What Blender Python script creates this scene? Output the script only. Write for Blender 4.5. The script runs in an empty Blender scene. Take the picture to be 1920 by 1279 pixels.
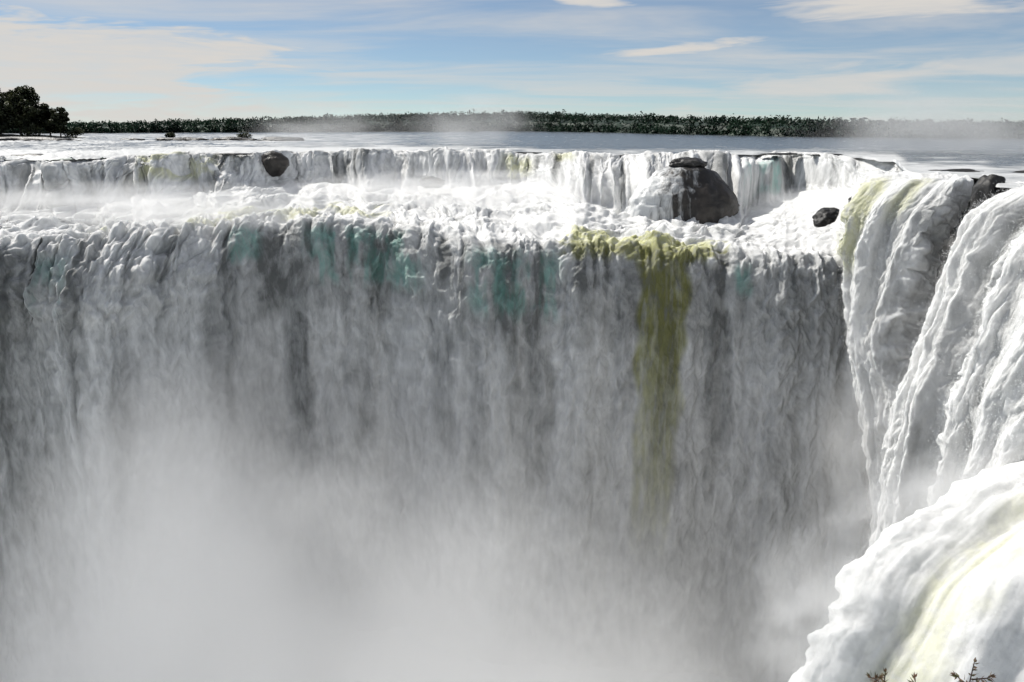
import bpy, bmesh, math, random
import numpy as np
from mathutils import Vector, Matrix

random.seed(7)
rng = np.random.default_rng(7)
scene = bpy.context.scene
C = scene.collection

# ------------------------------------------------------------------ camera
CAM_Z = 6.0
PITCH = math.radians(15.263)
cam_data = bpy.data.cameras.new("camera")
cam_data.lens = 28.0
cam_data.sensor_width = 36.0
cam_data.clip_start = 0.1
cam_data.clip_end = 20000.0
cam = bpy.data.objects.new("camera", cam_data)
cam.location = (0.0, 0.0, CAM_Z)
cam.rotation_euler = (math.pi / 2 - PITCH, 0.0, 0.0)
C.objects.link(cam)
scene.camera = cam

# ------------------------------------------------------------------ node helper
class NT:
    """Small helper for wiring shader nodes."""
    def __init__(self, tree):
        self.t = tree
    def n(self, kind, **kw):
        nd = self.t.nodes.new(kind)
        for k, v in kw.items():
            setattr(nd, k, v)
        return nd
    def put(self, sock, v):
        if isinstance(v, bpy.types.NodeSocket):
            self.t.links.new(v, sock)
        else:
            sock.default_value = v
    def m(self, op, a, b=None, c=None, clamp=False):
        nd = self.n("ShaderNodeMath", operation=op, use_clamp=clamp)
        self.put(nd.inputs[0], a)
        if b is not None: self.put(nd.inputs[1], b)
        if c is not None: self.put(nd.inputs[2], c)
        return nd.outputs[0]
    def step(self, x, a, b):
        """smooth 0..1 as x goes a..b (a may exceed b)"""
        nd = self.n("ShaderNodeMapRange", interpolation_type="SMOOTHSTEP")
        if a <= b:
            lo, hi, o0, o1 = a, b, 0.0, 1.0
        else:
            lo, hi, o0, o1 = b, a, 1.0, 0.0
        self.put(nd.inputs["Value"], x)
        nd.inputs["From Min"].default_value = lo
        nd.inputs["From Max"].default_value = hi
        nd.inputs["To Min"].default_value = o0
        nd.inputs["To Max"].default_value = o1
        return nd.outputs[0]
    def mix(self, f, a, b):
        nd = self.n("ShaderNodeMix", data_type="RGBA")
        self.put(nd.inputs[0], f)
        self.put(nd.inputs[6], a if isinstance(a, bpy.types.NodeSocket) else (*a, 1.0))
        self.put(nd.inputs[7], b if isinstance(b, bpy.types.NodeSocket) else (*b, 1.0))
        return nd.outputs[2]
    def noise(self, vec, scale, detail=4.0, rough=0.55, dist=0.0):
        nd = self.n("ShaderNodeTexNoise")
        if vec is not None: self.t.links.new(vec, nd.inputs["Vector"])
        nd.inputs["Scale"].default_value = scale
        nd.inputs["Detail"].default_value = detail
        nd.inputs["Roughness"].default_value = rough
        nd.inputs["Distortion"].default_value = dist
        return nd.outputs[0]
    def xyz(self, x, y, z):
        nd = self.n("ShaderNodeCombineXYZ")
        self.put(nd.inputs[0], x); self.put(nd.inputs[1], y); self.put(nd.inputs[2], z)
        return nd.outputs[0]
    def sep(self, v):
        nd = self.n("ShaderNodeSeparateXYZ")
        self.t.links.new(v, nd.inputs[0])
        return nd.outputs
    def mapping(self, vec, scale):
        nd = self.n("ShaderNodeMapping")
        self.t.links.new(vec, nd.inputs["Vector"])
        nd.inputs["Scale"].default_value = scale
        return nd.outputs[0]

# ------------------------------------------------------------------ sky and sun
SUN_EL = math.radians(48.0)
SUN_AZ = math.radians(-52.0)       # from +Y (straight ahead) towards +X; negative = to the left
SUN_STRENGTH = 4.15
SKY_STRENGTH = 0.076
EXPOSURE = 0.12

world = bpy.data.worlds.new("World")
scene.world = world
world.use_nodes = True
wt = world.node_tree
wt.nodes.clear()
W = NT(wt)
sky = W.n("ShaderNodeTexSky", sky_type="NISHITA")
sky.sun_disc = False
sky.sun_elevation = SUN_EL
sky.sun_rotation = SUN_AZ
sky.altitude = 200.0
sky.air_density = 0.62
sky.dust_density = 0.0
sky.ozone_density = 2.5
tc = W.n("ShaderNodeTexCoord")
dx, dy, dz = W.sep(tc.outputs["Generated"])[0:3]
# direction as azimuth / elevation in degrees
az = W.m("MULTIPLY", W.m("ARCTAN2", dx, dy), 180 / math.pi)
el = W.m("MULTIPLY", W.m("ARCSINE", dz), 180 / math.pi)
# streaky warp so that every cloud edge is drawn out by the wind
wv = W.xyz(W.m("MULTIPLY", az, 0.10), W.m("MULTIPLY", el, 0.75), 0.0)
warp = W.m("SUBTRACT", W.noise(wv, 1.0, 4.0, 0.62, 0.4), 0.5)
fine = W.noise(W.xyz(W.m("MULTIPLY", az, 0.28), W.m("MULTIPLY", el, 2.6), 3.1), 1.0, 4.0, 0.6, 0.3)

def cloud(a0, e0, wa, we, tilt, amount, soft=0.55):
    """a drawn-out bank of cloud centred on azimuth a0, elevation e0 (degrees)"""
    da = W.m("SUBTRACT", az, a0)
    de = W.m("SUBTRACT", W.m("SUBTRACT", el, e0), W.m("MULTIPLY", da, tilt))
    qa = W.m("DIVIDE", da, wa)
    qe = W.m("DIVIDE", de, we)
    r = W.m("SQRT", W.m("ADD", W.m("MULTIPLY", qa, qa), W.m("MULTIPLY", qe, qe)))
    r = W.m("ADD", r, W.m("MULTIPLY", warp, -2.2))
    return W.m("MULTIPLY", W.step(r, 1.0, 1.0 - soft), amount)

banks = [
    cloud(-28.0, 3.9, 15.5, 3.0, -0.015, 0.95, 0.5),
    cloud(-32.0, 1.2, 27.0, 2.4, 0.0, 1.0, 0.9),
    cloud(10.2, 4.75, 8.5, 0.50, 0.085, 1.0, 0.8),
    cloud(24.5, 7.0, 11.0, 1.15, 0.0, 1.0, 0.8),
    cloud(20.5, 2.5, 14.0, 1.7, 0.11, 0.85, 0.9),
    cloud(32.0, 3.6, 10.0, 1.5, 0.05, 0.75, 0.9),
    cloud(4.6, 7.9, 3.6, 0.6, -0.10, 0.95, 0.8),
]
# high thin cloud sheet in perspective; unseen overhead part added to neutralise ambient light
pz = W.m("ADD", W.m("MAXIMUM", dz, 0.0), 0.06)
px = W.m("DIVIDE", dx, pz); py = W.m("DIVIDE", dy, pz)
veil = W.noise(W.xyz(W.m("MULTIPLY", px, 0.35), W.m("MULTIPLY", py, 0.8), 0.0), 1.0, 5.0, 0.58, 0.6)
total = W.m("ADD", W.m("MULTIPLY", W.step(veil, 0.36, 0.70), 0.50), 0.18)
for b in banks:
    total = W.m("MAXIMUM", total, b)
total = W.m("MULTIPLY", total, W.m("ADD", W.m("MULTIPLY", fine, 0.5), 0.72), clamp=True)
cloud_col = (8.3, 8.0, 7.6)
tint = W.n("ShaderNodeVectorMath", operation="MULTIPLY")
wt.links.new(sky.outputs[0], tint.inputs[0])
tint.inputs[1].default_value = (0.90, 1.02, 1.03)          # clear, slightly cyan air
col = W.mix(total, tint.outputs[0], cloud_col)
bg = W.n("ShaderNodeBackground")
wt.links.new(col, bg.inputs[0])
bg.inputs[1].default_value = SKY_STRENGTH
wo = W.n("ShaderNodeOutputWorld")
wt.links.new(bg.outputs[0], wo.inputs[0])

sun_data = bpy.data.lights.new("sun", "SUN")
sun_data.energy = SUN_STRENGTH
sun_data.angle = math.radians(0.53)
sun_data.color = (1.0, 0.965, 0.90)
sun = bpy.data.objects.new("sun", sun_data)
to_sun = Vector((math.sin(SUN_AZ) * math.cos(SUN_EL), math.cos(SUN_AZ) * math.cos(SUN_EL), math.sin(SUN_EL)))
sun.rotation_euler = to_sun.to_track_quat("Z", "Y").to_euler()
sun.location = (-60, 60, 90)
C.objects.link(sun)

vs = scene.view_settings
vs.view_transform = "Standard"
vs.look = "None"
vs.exposure = EXPOSURE
vs.gamma = 1.0
vs.use_curve_mapping = False
scene.render.engine = "CYCLES"
cy = scene.cycles
cy.use_denoising = True
cy.max_bounces = 9
cy.diffuse_bounces = 3
cy.glossy_bounces = 2
cy.transmission_bounces = 2
cy.volume_bounces = 5
cy.transparent_max_bounces = 6
cy.volume_max_steps = 24
cy.use_adaptive_sampling = True
cy.adaptive_threshold = 0.06
cy.volume_step_rate = 3.0
cy.caustics_reflective = False
cy.caustics_refractive = False

# ------------------------------------------------------------------ noise on arrays
_ang = np.random.default_rng(11).random(65536).astype(np.float32) * (2 * np.pi)
_gx, _gy = np.cos(_ang), np.sin(_ang)

def pn(x, y, seed=0):
    """2-D gradient noise, about -1..1"""
    x = np.asarray(x, np.float32); y = np.asarray(y, np.float32)
    x, y = np.broadcast_arrays(x, y)
    ix = np.floor(x).astype(np.int64); iy = np.floor(y).astype(np.int64)
    fx = (x - ix).astype(np.float32); fy = (y - iy).astype(np.float32)
    def g(i, j, ax, ay):
        h = ((i * 73856093) ^ (j * 19349663) ^ (seed * 83492791 + 1013)) & 0x7FFFFFFF
        h = ((h ^ (h >> 13)) * 1274126177) & 0x7FFFFFFF
        h = (h ^ (h >> 16)) & 65535
        return _gx[h] * ax + _gy[h] * ay
    u = fx * fx * fx * (fx * (fx * 6 - 15) + 10)
    v = fy * fy * fy * (fy * (fy * 6 - 15) + 10)
    a = g(ix, iy, fx, fy); b = g(ix + 1, iy, fx - 1, fy)
    c = g(ix, iy + 1, fx, fy - 1); d = g(ix + 1, iy + 1, fx - 1, fy - 1)
    return ((a + (b - a) * u) * (1 - v) + (c + (d - c) * u) * v) * 1.5

def fbm(x, y, seed=0, octs=4, gain=0.5):
    r = 0.0; a = 1.0; f = 1.0
    for i in range(octs):
        r = r + a * pn(x * f, y * f, seed + i * 17)
        a *= gain; f *= 2.03
    return r

def billow(x, y, seed=0, octs=3, gain=0.5):
    """rounded lumps with sharp creases, 0..~1.5"""
    r = 0.0; a = 1.0; f = 1.0
    for i in range(octs):
        r = r + a * np.abs(pn(x * f + 5.3 * i, y * f, seed + i * 17))
        a *= gain; f *= 2.03
    return r

def sstep(x, a, b):
    t = np.clip((x - a) / (b - a), 0, 1)
    return t * t * (3 - 2 * t)

def window(x, a, b, soft):
    return sstep(x, a - soft, a + soft) * (1 - sstep(x, b - soft, b + soft))

def hermite(keys, tt):
    """keys (K, ..., 3) at parameters 0..K-1, limited tangents, sampled at tt (R,) -> (R, ..., 3)"""
    K = keys.shape[0]
    d = keys[1:] - keys[:-1]
    m = np.zeros_like(keys)
    m[0], m[-1] = d[0], d[-1]
    prod = d[:-1] * d[1:]
    with np.errstate(divide="ignore", invalid="ignore"):
        hm = 2 * prod / (d[:-1] + d[1:])
    m[1:-1] = np.where(prod > 0, hm, 0)
    i = np.clip(np.floor(tt).astype(int), 0, K - 2)
    f = (tt - i).reshape((-1,) + (1,) * (keys.ndim - 1))
    f2, f3 = f * f, f * f * f
    return (2*f3 - 3*f2 + 1) * keys[i] + (f3 - 2*f2 + f) * m[i] + (-2*f3 + 3*f2) * keys[i+1] + (f3 - f2) * m[i+1]

def normals_of(P):
    du = np.gradient(P, axis=1); dv = np.gradient(P, axis=0)
    n = np.cross(du, dv)
    n /= np.maximum(np.linalg.norm(n, axis=2, keepdims=True), 1e-9)
    return n

# ------------------------------------------------------------------ object helpers
def link(o, parent=None):
    C.objects.link(o)
    if parent is not None:
        o.parent = parent
    return o

def tag(o, label=None, category=None, group=None, kind=None):
    if label: o["label"] = label
    if category: o["category"] = category
    if group: o["group"] = group
    if kind: o["kind"] = kind
    return o

def empty(name, loc):
    o = bpy.data.objects.new(name, None)
    o.location = loc
    return link(o)

def mesh_arrays(name, verts, faces, mat, parent=None, attrs=None, smooth=True, nrm=None):
    """verts (N,3), faces (M,3 or 4) -> one mesh object"""
    verts = np.asarray(verts, np.float32); faces = np.asarray(faces, np.int32)
    me = bpy.data.meshes.new(name)
    k = faces.shape[1]; M = faces.shape[0]
    me.vertices.add(len(verts)); me.vertices.foreach_set("co", verts.ravel())
    me.loops.add(M * k); me.loops.foreach_set("vertex_index", faces.ravel())
    me.polygons.add(M)
    me.polygons.foreach_set("loop_start", np.arange(0, M * k, k, dtype=np.int32))
    me.polygons.foreach_set("loop_total", np.full(M, k, np.int32))
    me.polygons.foreach_set("use_smooth", np.full(M, smooth, bool))
    me.update(calc_edges=True)
    for an, arr in (attrs or {}).items():
        at = me.attributes.new(an, "FLOAT", "POINT")
        at.data.foreach_set("value", np.asarray(arr, np.float32).ravel())
    if nrm is not None:
        me.normals_split_custom_set_from_vertices(np.asarray(nrm, np.float32).reshape(-1, 3))
    me.materials.append(mat)
    o = bpy.data.objects.new(name, me)
    link(o, parent)
    if parent is not None:
        o.matrix_parent_inverse = Matrix.Translation(-Vector(parent.location))
    return o

def grid_mesh(name, P, mat, parent=None, attrs=None, nrm=None, flip=False):
    R, K = P.shape[:2]
    idx = np.arange(R * K, dtype=np.int32).reshape(R, K)
    f = np.stack([idx[:-1, :-1], idx[:-1, 1:], idx[1:, 1:], idx[1:, :-1]], -1).reshape(-1, 4)
    if flip: f = f[:, ::-1]
    return mesh_arrays(name, P.reshape(-1, 3), f, mat, parent, attrs, True, None if nrm is None else nrm)

def new_mat(name):
    m = bpy.data.materials.new(name)
    m.use_nodes = True
    m.node_tree.nodes.clear()
    t = NT(m.node_tree)
    out = t.n("ShaderNodeOutputMaterial")
    return m, t, out

def principled(t, out, color, rough=0.5, bump=None, bump_strength=0.5, bump_dist=0.1, spec=0.5):
    p = t.n("ShaderNodeBsdfPrincipled")
    t.put(p.inputs["Base Color"], color if isinstance(color, bpy.types.NodeSocket) else (*color, 1.0))
    t.put(p.inputs["Roughness"], rough)
    p.inputs["Specular IOR Level"].default_value = spec
    if bump is not None:
        b = t.n("ShaderNodeBump")
        b.inputs["Strength"].default_value = bump_strength
        b.inputs["Distance"].default_value = bump_dist
        t.t.links.new(bump, b.inputs["Height"])
        t.t.links.new(b.outputs[0], p.inputs["Normal"])
    t.t.links.new(p.outputs[0], out.inputs["Surface"])
    return p

# ------------------------------------------------------------------ materials
def falling_water(name, stretch, sss=0.0, bump=0.30):
    """aerated falling water: white foam, darker where thin or where shade is painted into foam, olive and teal where deep"""
    m, t, out = new_mat(name)
    co = t.n("ShaderNodeTexCoord").outputs["Object"]
    at = lambda n: t.n("ShaderNodeAttribute", attribute_name=n).outputs["Fac"]
    foam, olive, teal = at("foam"), at("olive"), at("teal")
    st = t.mapping(co, (1.0, 1.0, stretch))
    n1 = t.noise(st, 1.1, 4.0, 0.6, 0.3)
    n2 = t.noise(st, 4.5, 2.0, 0.6)
    f = t.m("ADD", foam, t.m("MULTIPLY", t.m("SUBTRACT", n1, 0.5), 0.7))
    f = t.m("ADD", f, t.m("MULTIPLY", t.m("SUBTRACT", n2, 0.5), 0.22), clamp=True)
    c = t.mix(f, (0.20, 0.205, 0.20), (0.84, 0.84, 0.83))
    of = t.m("MULTIPLY", olive, t.step(n1, 0.15, 0.6), clamp=True)
    oc = t.mix(f, (0.20, 0.20, 0.07), (0.60, 0.60, 0.33))
    c = t.mix(of, c, oc)
    tf = t.m("MULTIPLY", teal, t.step(n1, 0.1, 0.7), clamp=True)
    c = t.mix(tf, c, t.mix(f, (0.12, 0.25, 0.215), (0.47, 0.66, 0.61)))
    h = t.m("ADD", t.m("MULTIPLY", n1, 0.5), t.m("MULTIPLY", n2, 0.5))
    p = principled(t, out, c, 0.65, h, bump, 0.30, 0.15)
    if sss:
        p.inputs["Subsurface Weight"].default_value = 1.0
        p.inputs["Subsurface Radius"].default_value = (1.0, 1.0, 1.0)
        p.inputs["Subsurface Scale"].default_value = sss
    return m

M_face = falling_water("falling_water", 0.28, 0.45, 0.22)
M_foam = falling_water("foaming_water", 0.40, 0.35, 0.25)
M_plume = falling_water("tumbling_water", 0.8, 1.0, 0.12)
M_rapid = falling_water("rapid_water", 1.0, 0.45, 0.20)

def spray_mat():
    m, t, out = new_mat("spray_drops")
    co = t.n("ShaderNodeTexCoord").outputs["Object"]
    c = t.mix(t.noise(co, 0.8, 2.0), (0.78, 0.79, 0.79), (0.90, 0.90, 0.89))
    principled(t, out, c, 0.7, spec=0.1)
    return m
M_spray = spray_mat()

def river_mat():
    m, t, out = new_mat("river_water")
    co = t.n("ShaderNodeTexCoord").outputs["Object"]
    foam = t.n("ShaderNodeAttribute", attribute_name="foam").outputs["Fac"]
    n1 = t.noise(t.mapping(co, (0.10, 0.085, 1.0)), 1.0, 6.0, 0.68, 0.4)
    f = t.m("ADD", foam, t.m("MULTIPLY", t.m("SUBTRACT", n1, 0.5), 1.6), clamp=True)
    f = t.step(f, 0.25, 0.85)
    c = t.mix(f, (0.05, 0.065, 0.075), (0.66, 0.67, 0.67))
    r = t.m("ADD", t.m("MULTIPLY", f, 0.4), 0.22)
    n2 = t.noise(t.mapping(co, (0.5, 1.1, 1.0)), 1.0, 4.0, 0.6)
    principled(t, out, c, r, n2, 0.35, 0.5, 0.5)
    return m
M_river = river_mat()

def rock_mat(name, a, b, scale, wet):
    m, t, out = new_mat(name)
    co = t.n("ShaderNodeTexCoord").outputs["Object"]
    n1 = t.noise(co, scale, 7.0, 0.62, 0.2)
    n2 = t.noise(co, scale * 5, 5.0, 0.6)
    c = t.mix(t.step(n1, 0.35, 0.7), a, b)
    h = t.m("ADD", t.m("MULTIPLY", n1, 0.7), t.m("MULTIPLY", n2, 0.3))
    principled(t, out, c, wet, h, 0.9, 0.5, 0.5)
    return m
def veiled_rock():
    m, t, out = new_mat("veiled_basalt")
    co = t.n("ShaderNodeTexCoord").outputs["Object"]
    n1 = t.noise(co, 0.45, 6.0, 0.62, 0.2)
    c = t.mix(t.step(n1, 0.35, 0.7), (0.016, 0.014, 0.012), (0.060, 0.050, 0.042))
    film = t.noise(t.mapping(co, (0.7, 0.7, 0.10)), 1.0, 5.0, 0.65, 0.4)
    x, y, z = t.sep(co)[0:3]
    side = t.m("ADD", t.m("MULTIPLY", x, -0.048), t.m("MULTIPLY", z, 0.012))
    f = t.step(t.m("ADD", film, side), 0.60, 0.92)
    c = t.mix(f, c, (0.70, 0.71, 0.71))
    principled(t, out, c, 0.45, n1, 0.9, 0.5, 0.5)
    return m
M_dome = veiled_rock()
M_rock = rock_mat("wet_basalt", (0.012, 0.012, 0.012), (0.05, 0.046, 0.042), 0.35, 0.5)
M_cliff = rock_mat("cliff_basalt", (0.02, 0.02, 0.02), (0.08, 0.078, 0.074), 0.15, 0.55)
M_soil = rock_mat("bank_soil", (0.05, 0.035, 0.02), (0.13, 0.10, 0.06), 1.2, 0.85)

def leaf_mat(name, a, b, scale):
    m, t, out = new_mat(name)
    co = t.n("ShaderNodeTexCoord").outputs["Object"]
    n1 = t.noise(co, scale, 3.0, 0.6)
    c = t.mix(t.step(n1, 0.3, 0.7), a, b)
    p = t.n("ShaderNodeBsdfPrincipled")
    t.put(p.inputs["Base Color"], c)
    p.inputs["Roughness"].default_value = 0.6
    tr = t.n("ShaderNodeBsdfTranslucent")
    t.put(tr.inputs["Color"], c)
    mx = t.n("ShaderNodeMixShader")
    mx.inputs[0].default_value = 0.25
    t.t.links.new(p.outputs[0], mx.inputs[1]); t.t.links.new(tr.outputs[0], mx.inputs[2])
    t.t.links.new(mx.outputs[0], out.inputs["Surface"])
    return m
M_leaf = leaf_mat("tree_leaves", (0.026, 0.036, 0.016), (0.07, 0.080, 0.030), 0.25)
M_far = leaf_mat("forest_leaves", (0.008, 0.026, 0.015), (0.021, 0.055, 0.029), 0.03)
M_twigleaf = leaf_mat("shrub_leaves", (0.10, 0.11, 0.04), (0.30, 0.17, 0.12), 14.0)
M_bark = rock_mat("bark", (0.03, 0.022, 0.016), (0.09, 0.07, 0.05), 2.0, 0.85)
M_twig = rock_mat("twig_bark", (0.05, 0.025, 0.015), (0.16, 0.08, 0.05), 20.0, 0.8)
M_land = rock_mat("forest_floor", (0.02, 0.025, 0.012), (0.05, 0.05, 0.025), 0.05, 0.9)

# ------------------------------------------------------------------ the falls: control lines from image pixels at assumed depths (metres)
# image column in pixels, crest of the upper cascade, its foot, lip of the great drop
NET = [
    (-400, (-115.87, 130.24, 0.0), (-112.56, 124.24, -8.21), (-94.28, 103.0, -9.78)),
    (-150, (-97.23, 133.96, 0.0), (-94.54, 127.96, -8.21), (-80.6, 108.0, -10.11)),
    (0, (-87.8, 139.94, 0.0), (-85.48, 133.94, -8.26), (-72.84, 113.0, -10.32)),
    (150, (-76.33, 144.23, 0.0), (-74.17, 137.98, -7.78), (-64.08, 118.0, -10.33)),
    (300, (-68.41, 158.82, 0.0), (-66.44, 152.32, -6.82), (-54.79, 124.0, -10.5)),
    (400, (-60.75, 166.28, 0.0), (-58.97, 159.61, -6.46), (-48.65, 130.0, -10.43)),
    (480, (-54.08, 172.77, 0.0), (-52.51, 165.97, -6.35), (-43.21, 135.0, -9.98)),
    (600, (-43.06, 183.5, 0.0), (-41.85, 176.5, -6.67), (-33.08, 138.0, -9.51)),
    (700, (-31.92, 188.37, 0.0), (-31.08, 181.37, -7.42), (-23.92, 138.0, -10.06)),
    (800, (-19.77, 189.63, 0.0), (-19.26, 182.63, -7.63), (-14.33, 134.0, -11.11)),
    (900, (-7.32, 187.13, 0.0), (-7.12, 180.13, -7.28), (-5.23, 130.0, -11.64)),
    (1000, (4.69, 180.01, 0.0), (4.53, 172.01, -6.35), (3.43, 128.0, -12.06)),
    (1080, (13.57, 173.4, 0.0), (12.8, 161.4, -7.37), (10.24, 127.2, -11.95)),
    (1150, (21.24, 171.4, 0.0), (19.48, 154.4, -9.83), (16.13, 126.5, -12.06)),
    (1230, (29.79, 169.17, 0.0), (26.82, 149.17, -10.87), (22.83, 125.85, -12.36)),
    (1300, (37.1, 167.26, 0.0), (33.36, 147.26, -10.85), (28.69, 125.5, -12.72)),
    (1380, (46.33, 169.1, 0.0), (42.26, 151.1, -11.09), (35.24, 124.7, -13.01)),
    (1430, (52.2, 170.28, 0.0), (49.99, 160.28, -10.01), (39.25, 124.05, -13.11)),
    (1500, (58.92, 167.26, 0.0), (57.55, 161.26, -7.57), (44.73, 123.0, -13.18)),
    (1600, (64.2, 153.64, 0.0), (62.38, 147.64, -5.85), (52.28, 121.0, -13.94)),
    (1700, (67.68, 139.94, 0.0), (65.4, 133.94, -4.49), (60.11, 120.0, -15.0)),
]
STREAMS = {
  'A': ([(43.43, 101.0, -1.71), (42.82, 101.0, -4.55), (43.02, 101.0, -7.57), (43.75, 100.0, -12.87), (44.49, 98.0, -20.78), (45.14, 96.0, -27.27), (46.23, 94.0, -35.19), (47.31, 93.0, -42.16)],
        [(51.98, 92.0, -0.49), (50.17, 91.5, -3.26), (48.47, 91.0, -6.84), (47.01, 90.5, -12.33), (46.23, 90.0, -18.59), (47.87, 89.0, -24.18), (48.69, 88.5, -30.72), (49.67, 88.0, -37.44)]),
  'B': ([(49.5, 80.0, -0.84), (47.7, 79.0, -3.82), (45.83, 78.0, -7.65), (43.73, 77.0, -12.84), (41.85, 76.0, -17.53), (39.54, 75.0, -22.25), (38.82, 74.0, -27.01), (38.21, 73.0, -31.8)],
        [(49.98, 72.0, -0.15), (48.24, 71.5, -2.89), (46.62, 71.0, -6.43), (44.77, 70.0, -11.13), (43.12, 69.0, -15.36), (41.86, 68.0, -19.61), (41.19, 67.5, -24.11), (40.85, 67.0, -28.69)]),
  'C': ([(43.78, 64.0, -1.75), (41.68, 63.0, -4.38), (39.52, 62.0, -7.86), (38.14, 61.5, -11.69), (37.18, 61.0, -15.14), (36.57, 60.5, -18.63), (36.3, 60.0, -22.18), (36.11, 59.5, -25.78)],
        [(46.53, 55.0, -0.29), (45.26, 55.0, -2.88), (43.71, 54.5, -6.18), (42.22, 54.0, -9.93), (41.09, 53.5, -13.75), (40.25, 53.0, -17.22), (39.6, 52.5, -20.76), (39.14, 52.0, -24.36)]),
  'D': ([(42.01, 55.0, -19.4), (37.26, 53.0, -19.95), (33.66, 51.5, -19.84), (30.43, 50.0, -19.97), (26.14, 48.0, -21.22), (22.14, 46.5, -22.92), (21.01, 45.5, -25.25), (18.81, 44.5, -28.55), (17.18, 43.5, -33.51), (17.01, 43.0, -41.78)],
        [(46.11, 40.0, -10.91), (44.6, 39.0, -13.25), (42.72, 38.0, -15.24), (40.78, 37.0, -16.85), (38.39, 36.0, -18.72), (36.1, 35.0, -20.86), (33.63, 34.0, -23.25), (31.94, 33.5, -26.07), (31.12, 33.0, -30.67), (30.92, 32.5, -37.31)]),
}

GORGE_Z = -90.0

def spray(parent, P, N, weight, count, size, reach, seed):
    """loose drops and flecks of foam flung off a sheet of water, as tiny facets"""
    g = np.random.default_rng(seed)
    w = np.clip(weight, 0, None).ravel().astype(float); w /= w.sum()
    i = g.choice(len(w), count, p=w)
    p = P.reshape(-1, 3)[i] + N.reshape(-1, 3)[i] * (g.exponential(reach, count) - reach * 0.25)[:, None]
    p = p + g.normal(0, reach * 0.45, (count, 3)) * np.array([1, 1, 1.6])
    a = g.normal(size=(count, 3)); a /= np.linalg.norm(a, axis=1, keepdims=True)
    b = np.cross(a, g.normal(size=(count, 3))); b /= np.linalg.norm(b, axis=1, keepdims=True)
    sz = (size * (0.5 + g.random(count) ** 2))[:, None]
    v = np.stack([p - a * sz, p + a * sz * 0.6 + b * sz, p + a * sz * 0.6 - b * sz], 1).reshape(-1, 3)
    o = mesh_arrays("spray", v, np.arange(3 * count).reshape(-1, 3), M_spray, parent, smooth=False)
    o["kind"] = "stuff"
    return o

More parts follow.
